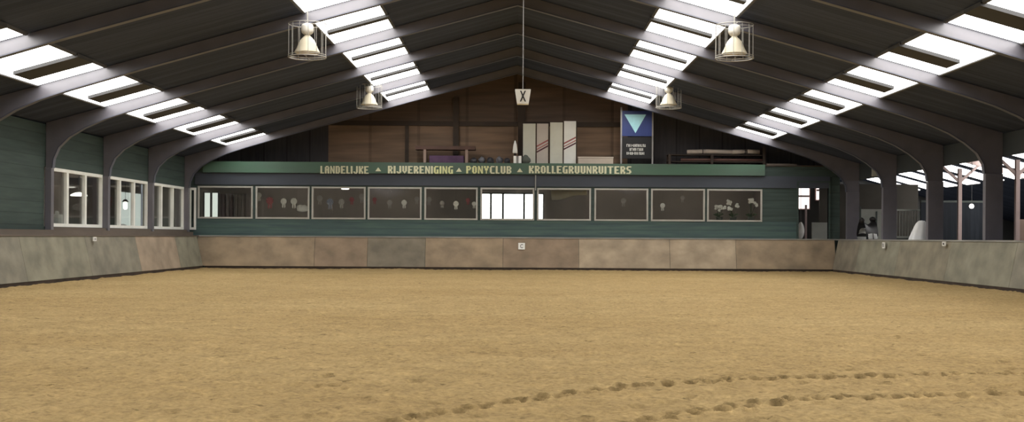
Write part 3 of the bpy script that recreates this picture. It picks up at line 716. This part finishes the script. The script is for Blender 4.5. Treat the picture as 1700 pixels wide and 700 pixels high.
tag(MB().blob((0,0,0), .24, .05, .13, 5, .3).obj('hanging_cloth', 'whitecloth', None, True), 'crumpled white cloth at the right of the second canteen window', 'cloth').location = tuple(P(502, 346, YR+.1))
bn = thing('reflection_strip', 'long crumpled pale strip added as reflected skylight in the seventh canteen window', 'reflection', (P(945, 320, 44.6).x, 44.6, P(945, 320, 44.6).z))  # pale strip added to imitate skylight reflected in the glass
c_ = bn.location; vs = []; fs = []
for i in range(15):
    t_ = i/14; p0 = P(914+60*t_, 314+1.5*math.sin(t_*9), 44.6)-c_; p1 = P(916+58*t_, 332-9*t_+1.5*math.sin(t_*7), 44.6)-c_
    for p_, dy_ in ((p0, 0), (p1, 0), (p0, .01), (p1, .01)): vs.append((p_.x, dy_+.05*math.sin(t_*11), p_.z))
for i in range(14):
    k = i*4; fs += [(k, k+1, k+5, k+4), (k+2, k+6, k+7, k+3), (k, k+4, k+6, k+2), (k+1, k+3, k+7, k+5)]
MB().add(vs, fs).obj('sheet', 'whitecloth', bn, True)
for i in (1, 12): MB().tube((vs[i*4][0], vs[i*4][1], vs[i*4][2]), (vs[i*4][0], vs[i*4][1], 3.44-c_.z), .004, 4).obj('string', 'darkwire', bn)  # strings of the added reflection strip
# curtains seen through the first window
def curtain(px0, px1, Y, m, label):
    a, b_ = P(px0,340,Y).x, P(px1,340,Y).x; n = 60; vs = []; fs = []
    for i in range(n+1):
        t = i/n; yy = Y+.05*math.sin(t*math.pi*2*((b_-a)/.16))
        for z in (1.0, 3.05): vs += [(a+(b_-a)*t, yy, z), (a+(b_-a)*t, yy+.012, z)]
    for i in range(n):
        k = i*4; fs += [(k, k+4, k+6, k+2), (k+1, k+3, k+7, k+5), (k, k+1, k+5, k+4), (k+2, k+6, k+7, k+3)]
    return tag(MB().add(vs, fs).obj('curtain', m, None, True), label, 'curtain')
curtain(366, 388, 49.9, 'curtain', 'mauve grey curtain right of the bright pane in the first canteen window')
curtain(392, 410, 49.9, 'inner', 'grey brown curtain near the right of the first canteen window')
# white flowers in pots on the inner sill of the last window
struct(MB().box(-12.4, 10.4, FAR+.13, FAR+.42, ZB-.08, ZB-.03).obj('trim_6', 'inner'))
for i, (px, lab, hh_) in enumerate([(1194,'white flowering plant in a pot at the left of the last canteen window',.55),(1217,'white flowering plant in the middle of the last canteen window',.66),(1247,'white flowering plant at the right of the last canteen window',.80)]):
    b_ = P(px, 366, FAR+.28); t = thing('potted_plant', lab, 'plant', (b_.x, FAR+.28, ZB-.028), 'flowering plants in the last canteen window'); t.scale = (1.35, 1.2, 1.18)
    MB().lathe([(.07,0),(.10,.15),(.105,.18),(.09,.18),(.08,.12)], 16).obj('pot', 'pot', t, True)
    st = MB(); lf = MB(); pe = MB(); r_ = random.Random(i)
    for k in range(4):
        e = (r_.uniform(-.16,.16), r_.uniform(-.04,.04), hh_*r_.uniform(.75,1.0))
        st.path([(0,0,.12), (e[0]*.4,e[1]*.5,hh_*.5), e], .006, 5)
        for j in range(3):
            c_ = (e[0]+r_.uniform(-.05,.05), e[1], e[2]+r_.uniform(-.08,.05))
            for a in range(5):
                an = a*1.257+r_.random(); pe.blob((c_[0]+.028*math.cos(an), c_[1], c_[2]+.028*math.sin(an)), .024, .01, .024, a, .05, 6, 4)
    for k in range(7):
        a = k*.9+r_.random(); L_ = r_.uniform(.12, .2)
        lf.add([(0,0,.16),(L_*.5*math.cos(a)+.03, L_*.5*math.sin(a)*.4, .30),(L_*math.cos(a), L_*math.sin(a)*.4, .26),(L_*.5*math.cos(a)-.03, L_*.5*math.sin(a)*.4, .22)], [(0,1,2,3)])
    st.obj('stem', 'leaf', t); lf.obj('foliage', 'leaf', t); pe.obj('blossom', 'petal', t)
# canteen ceiling lamps
for i, (px, py, lab) in enumerate([(573,314,'small lit ceiling lamp added where skylight reflects in the third canteen window'), (1012,300,'lit ceiling lamp deep in the canteen above the eighth window')]):  # the small lamp is added at streaks of skylight reflected in the glass
    c = P(px, py, 46.5); t = thing('ceiling_lamp', lab, 'lamp', (c.x, 46.5, c.z))
    MB().lathe([(.02,.10),(.12,.08),(.16,.02),(.15,0),(.02,-.005)], 18).obj('shade', 'lampglow', t, True)
    MB().tube((0,0,.1), (0,0,3.44-c.z), .01).obj('cord', 'darkwire', t)

for i, (x_, y_, z_c, lab) in enumerate([(-9.5,47,3.445,'unseen fill lamp added at the left end of the canteen'),(-4.8,47,3.445,'unseen fill lamp added left of the middle of the canteen'),(3.6,47,3.445,'unseen fill lamp added right of the middle of the canteen'),(8,47,3.445,'unseen fill lamp added at the right end of the canteen'),
        (-14.8,33,3.595,'unseen fill lamp added behind the nearest side window'),(-14.8,40,3.595,'unseen fill lamp added behind the farthest side window')]):
    t = thing('fill_strip_lamp', lab, 'lamp', (x_, y_, z_c), 'unseen fill lamps added in the side rooms')  # unseen strips added to brighten the dark rooms behind the windows
    MB().box(-.75, .75, -.09, .09, -.04, 0).obj('fill_fitting', 'housing', t); MB().tube((-.7,0,-.07), (.7,0,-.07), .028, 10).obj('tube', 'fillglow', t)  # housing and glowing tube of the added fill lamp
# ------------------------------------------------------------------ side rooms (left windows)
def ray_side(px, py, x):                     # point on a plane x = const behind the left windows
    u = (px-VX)/F; v = -(py-VY)/F; d = x/(u*math.cos(ROLL)-v*math.sin(ROLL)); return P(px, py, d)
c = ray_side(131, 325, -14.6); t = thing('pendant_lamp', 'white lit pendant lamp seen through the nearest side window', 'lamp', tuple(c))
MB().lathe([(.03,.12),(.14,.10),(.26,.04),(.27,0),(.03,-.01)], 20).obj('lamp_shade', 'lampglow', t, True); MB().tube((0,0,.15), (0,0,3.59-c.z), .012).obj('cord', 'darkwire', t)
c = ray_side(208, 343, -14.2); t = thing('hanging_lantern', 'small glowing lantern seen through the middle side window', 'lamp', tuple(c))
MB().lathe([(.03,-.10),(.07,-.06),(.08,.10),(.05,.18)], 14).obj('globe', 'lampglow', t, True); MB().lathe([(.12,.18),(.06,.26),(.01,.28)], 14).obj('cap', 'black', t); MB().tube((0,0,.27), (0,0,3.59-c.z), .008).obj('chain', 'darkwire', t)
jg = ray_side(98, 376, -12.72); 
struct(MB().box(-12.95, -12.64, 30.2, 43.4, WB-.06, WB-.01).obj('trim_7', 'dullwhite'))
t = thing('plastic_canister', 'white plastic canister on the sill of the nearest side window', 'canister', (-12.78, 31.85, WB-.008))
MB().box(-.11, .11, -.16, .16, 0, .36).obj('body', 'signwhite', t, bevel=.03); MB().lathe([(.05,.36),(.05,.42),(.03,.43)], 12).obj('cap', 'signwhite', t, True); 
MB().path([(0,-.12,.35),(0,-.10,.44),(0,.06,.44),(0,.10,.35)], .018, 6).obj('handle', 'signwhite', t)
for i, (yy, lab) in enumerate(((35.6,'white folded cloth on the sill of the middle side window, left pane'),(37.2,'white folded cloth on the sill of the middle side window, centre pane'))):
    o = MB().blob((0,0,.07), .1, .32, .08, i, .25).obj('folded_cloth', 'signwhite', None, True); o.location = (-12.80, yy, WB-.01); tag(o, lab, 'cloth')
wn += 1
c0 = ray_side(283, 318, -16.4); c1 = ray_side(306, 362, -16.4); ya_, yb_ = sorted((min(c0.y, 50.0), min(c1.y, 50.0)));
w = MB(); w.box(-16.495, -16.42, 47.0, 50.1, 1.35, 3.1); o = struct(w.obj('window_%d' % wn, 'dullwhite')); MB().box(-16.419, -16.41, 47.1, 50.0, 1.43, 3.02).obj('window_pane', 'daylight2', o)
for i, yy in enumerate((36.5, 41.5, 46.5)):
    struct(MB().box(-16.49, -12.64, yy, yy+.2, 3.3, 3.59).obj('trim_%d' % (8+i), 'inner'))

# ------------------------------------------------------------------ stable hall to the right
SR, SZ, SS = 17.5, 4.75, .27
def sroof(x): return SZ-SS*abs(x-SR)
sr = MB(); sr.prism([(12.96, sroof(12.96)), (SR, SZ), (30, sroof(30)), (30, sroof(30)+.1), (SR, SZ+.1), (12.96, sroof(12.96)+.1)], 15, 62)
struct(sr.obj('ceiling_stable', 'roof'))
struct(MB().box(30, 30.1, 15, 62, 0, 4).obj('wall_stable_right', 'innerdark')); struct(MB().box(12.96, 30, 61.9, 62, 0, 5).obj('wall_stable_far', 'innerdark')); struct(MB().box(12.96, 30, 14.9, 15, 0, 5).obj('wall_stable_near', 'innerdark'))
def ssky(x0, x1, y0, y1, label):
    t = thing('skylight', label, 'skylight', (0, y0, 0), 'skylights of the stable roof')
    a = MB(); a.prism([(x0, sroof(x0)-.01), (x1, sroof(x1)-.01), (x1, sroof(x1)-.03), (x0, sroof(x0)-.03)], 0, y1-y0); a.obj('translucent_pane', 'sky', t)
    c_ = MB()
    for x_ in (x0-.04, x1): c_.prism([(x_, sroof(x_)-.01), (x_+.04, sroof(x_+.04)-.01), (x_+.04, sroof(x_+.04)-.06), (x_, sroof(x_)-.06)], 0, y1-y0)
    c_.obj('curb', 'curb', t)
for i in range(10):
    y0 = 36.3+2.55*i; n_ = ['first','second','third','fourth','fifth','sixth','seventh','eighth','ninth','tenth'][i]
    ssky(18.2, 20.9, y0, y0+1.55, 'bright skylight in the stable roof behind the slim posts, %s from the viewer' % n_)
for i, yy in enumerate((30.0, 35.0, 40.0, 45.2)):
    t = thing('stable_post', ['pale slim stable post nearest the viewer','pale slim stable post second from the viewer','pale slim post at the right edge of the view','pale slim post left of the widest hall column'][i], 'post', (SR, yy, 0), 'slim posts under the stable ridge')
    MB().box(-.07, .07, -.07, .07, 0, 4.05).obj('post', 'pinkgrey', t)
    for s in (-1, 1): MB().prism([(s*.06, 3.5), (s*.85, 4.22), (s*.85, 4.34), (s*.06, 3.64)], -.04, .04).obj('brace', 'pinkgrey', t)
    MB().prism([(0, SZ-.2), (6, sroof(23.5)-.2), (6, sroof(23.5)-.38), (0, SZ-.40)], -.05, .05).obj('rafter', 'pinkgrey', t)
# stable fronts
YS = 47.0
def XS(px, Y=YS): return P(px, 360, Y).x
sf = thing('horse_stall', 'pale boarded stable front left of the third column from the right', 'stable door', (XS(1447), YS, 0))
hw = (XS(1466)-XS(1429))/2; zt = P(1447, 347, YS).z
MB().box(-hw, hw, -.03, .03, .05, zt).obj('door', 'stall', sf)
for sx in (-hw-.05, hw): MB().box(sx, sx+.06, -.06, .06, 0, zt+.1).obj('post', 'stalldark', sf)
MB().box(-hw, hw, -.05, -.031, zt-.08, zt).obj('top_rail', 'stall', sf); MB().box(hw*.35, hw*.35+.06, -.05, -.031, .05, zt-.09).obj('stile', 'stalldark', sf)
sb = thing('barred_horse_stall', 'stable front with pale vertical bars behind the white sheet', 'stable door', (XS(1510), YS, 0))
hw = (XS(1540)-XS(1483))/2; zt = P(1500, 347, YS).z
MB().box(-hw, hw, -.03, .03, .05, 1.30).obj('lower_boards', 'stalldark', sb)
MB().box(-hw, hw, -.045, .045, 1.30, 1.38).obj('mid_rail', 'stall', sb); MB().box(-hw, hw, -.045, .045, zt-.07, zt).obj('top_rail', 'stall', sb)
for k in range(12):
    x_ = -hw+.06+(2*hw-.12)*k/11; MB().tube((x_,0,1.38), (x_,0,zt-.07), .016, 6).obj('bar', 'stall', sb)
struct(MB().box(12.98, 17.2, 49.0, 49.1, 0, 3.6).obj('wall_stable_partition', 'warmdark'))
sn = thing('stall_partition', 'dark navy boarded stall partition around the slim pale post', 'partition', (XS(1600,46), 46.4, 0))
hw2 = 1.6; MB().box(-hw2, hw2, -.04, .04, 0, 2.75).obj('boards', 'navy', sn); MB().box(-hw2, hw2, -.06, .06, 2.75, 2.83).obj('top_rail', 'stalldark', sn)
tag(MB().box(18.5, 24, 41.0, 41.08, 0, 2.9).obj('stall_partition', 'navy'), 'dark navy stall partition at the right edge of the view', 'partition')
tag(MB().box(17.75, 20.5, 40.4, 40.48, .04, 1.98).obj('stall_gate', 'palewood'), 'brown boarded stall gate at the right edge behind the slim post', 'gate')
lp = P(1613, 342, 44.0); t = thing('bulkhead_lamp', 'small round lit lamp between two hall columns on the right', 'lamp', (lp.x, 44.0, lp.z))
MB().blob((0,0,0), .09, .07, .09, 1, 0).obj('globe', 'lampglow', t, True); MB().tube((0,0,.08), (0,0,sroof(lp.x)-.01-lp.z), .012).obj('stem', 'darkwire', t)
# white draped sheet, saddle, oval
b_ = P(1530, 398, 34.9); sh = []
t = thing('draped_sheet', 'white plastic sheet draped over a post behind the right kickboards', 'sheet', (13.02, 36.75, 0))
prof = [(0,1.86),(.10,1.84),(.17,1.76),(.23,1.55),(.29,1.3),(.33,1.0),(.36,.6)]; vs = []; fs = []; n = 28
for r, z in prof:
    for i in range(n):
        a = 2*math.pi*i/n; rr = r*(1+.10*math.sin(7*a)*(1.9-z)); sk = -.16*(1.86-z)
        vs.append((rr*math.cos(a)*(1.0)+sk, rr*math.sin(a), z))
for k in range(len(prof)-1):
    for i in range(n): fs.append((k*n+i, k*n+(i+1)%n, (k+1)*n+(i+1)%n, (k+1)*n+i))
MB().add(vs, fs).obj('sheet', 'sheet', t, True); MB().box(-.05, .05, -.05, .05, 0, 1.84).obj('post', 'beam', t)
t = thing('saddle_stand', 'black saddle over a white pad on a stand behind the right kickboards', 'saddle', (12.95, 42.2, 0), None, .5); t.scale = (1.3, 1.3, 1.22)
MB().tube((0,0,0), (0,0,1.32), .035).obj('stand', 'black', t); MB().box(-.25, .25, -.25, .25, 0, .03).obj('foot', 'black', t)
def arch(w, l, zc, drop, th, sw=0.0):
    vs = []; fs = []; n = 14; m = 8
    for j in range(m+1):
        u = j/m-.5
        for i in range(n+1):
            a = math.pi*(i/n); x_ = u*l; y_ = w*math.cos(a); z_ = zc+.12*math.sin(a)-drop*abs(math.cos(a))**3+sw*(2*u)**2*math.sin(a)
            vs.append((x_, y_, z_)); 
    o_ = len(vs); vs += [(x_, y_*.93, z_-th) for x_, y_, z_ in vs]
    for j in range(m):
        for i in range(n):
            k = j*(n+1)+i; fs += [(k, k+1, k+n+2, k+n+1), (o_+k, o_+k+n+1, o_+k+n+2, o_+k+1)]
    return MB().add(vs, fs)
arch(.22, .34, 1.24, .20, .015).obj('saddle_pad', 'whitecloth', t, True)
arch(.19, .46, 1.35, .22, .03, .14).obj('seat', 'leather', t, True)
MB().blob((-.22,0,1.58), .05, .09, .09, 3, .1).obj('pommel', 'leather', t, True); MB().blob((.2,0,1.62), .06, .12, .08, 4, .1).obj('cantle', 'leather', t, True)
for s in (-1, 1): MB().tube((0,s*.21,1.2), (0,s*.25,.9), .012, 6).obj('stirrup_leather', 'leather', t)
c = P(1452, 281, 39.6); t = thing('hanging_notice', 'small pale notice board hanging above the opening beside a column', 'sign', (c.x, 39.6, c.z))
MB().box(-.10, .10, -.012, .012, -.24, .24).obj('board', 'stall', t); MB().tube((0,0,.24), (0,0,roof(min(c.x,12.7))-.02-c.z), .006, 5).obj('wire', 'darkwire', t)
c = P(1452, 226, 36.0); t = thing('unlit_dome_lamp', 'small grey unlit dome lamp under the right roof slope', 'lamp', (c.x, 36.0, c.z))
MB().lathe([(.01,.12),(.10,.09),(.15,0),(.14,0),(.02,.07)], 18).obj('dome', 'steel', t, True); MB().tube((0,0,.1), (0,0,roof(c.x)-.05-c.z), .01, 5).obj('stem', 'darkwire', t)
# doorway view: bright panes, post, white oval, low panel
wn += 1
o = MB(); a0, a1 = P(1322,320,50).x, P(1344,320,50).x; b0, b1 = P(1356,320,50).x, P(1376,320,50).x
for x0_, x1_, t_, l_ in ((a0, a1, 305, 346), (b0, b1, 300, 331)):
    z1_, z0_ = P(1350,t_,50).z, P(1350,l_,50).z
    w = MB(); w.box(x0_-.05, x1_+.05, 50.08, 50.19, z0_-.05, z1_+.05)
    s_ = struct(w.obj('window_%d' % wn, 'pinkgrey')); MB().box(x0_, x1_, 50.06, 50.079, z0_, z1_).obj('window_pane', 'daylight3', s_)
    MB().box(x0_, x1_, 50.03, 50.059, (z0_+z1_)/2-.04, (z0_+z1_)/2+.04).obj('transom', 'pinkgrey', s_); wn += 1
tag(MB().box(P(1338,340,49).x-.04, P(1338,340,49).x+.04, 48.96, 49.04, 0, 2.7).obj('corridor_post', 'pinkgrey'), 'slim pale post seen through the open doorway', 'post')
tag(MB().box(P(1348,380,47).x, P(1380,380,47).x, 47, 47.05, 0, P(1360,369,47).z).obj('low_partition', 'stall'), 'low pale panel seen through the open doorway', 'panel')
c = P(1328, 383, 44.6); t = thing('hanging_blanket', 'white oval bundle hanging just inside the open doorway', 'bundle', (c.x+.03, 44.6, c.z))
MB().blob((0,0,0), .14, .10, .33, 2, .08).obj('bundle', 'whitecloth', t, True); MB().tube((0,0,.3), (0,0,3.98-c.z), .008, 5).obj('strap', 'darkwire', t)

# ------------------------------------------------------------------ light
W = bpy.data.worlds.new('overcast'); S.world = W; W.use_nodes = True
bg = W.node_tree.nodes['Background']; bg.inputs[0].default_value = (.75, .82, .9, 1); bg.inputs[1].default_value = .5

# ------------------------------------------------------------------ camera
cam = bpy.data.cameras.new('camera'); co = bpy.data.objects.new('camera', cam); C.objects.link(co)
cam.sensor_width = 36; cam.lens = F*36/1700; cam.clip_end = 300
cam.shift_x = -(VX-850)/1700; cam.shift_y = (VY-350)/1700
co.matrix_world = Matrix.Translation((0,0,EYE)) @ Matrix.Rotation(math.pi/2, 4, 'X') @ Matrix.Rotation(ROLL, 4, 'Z')
S.camera = co
S.view_settings.view_transform = 'Standard'; S.view_settings.look = 'None'; S.view_settings.gamma = 1; S.view_settings.exposure = 0; S.view_settings.use_curve_mapping = False
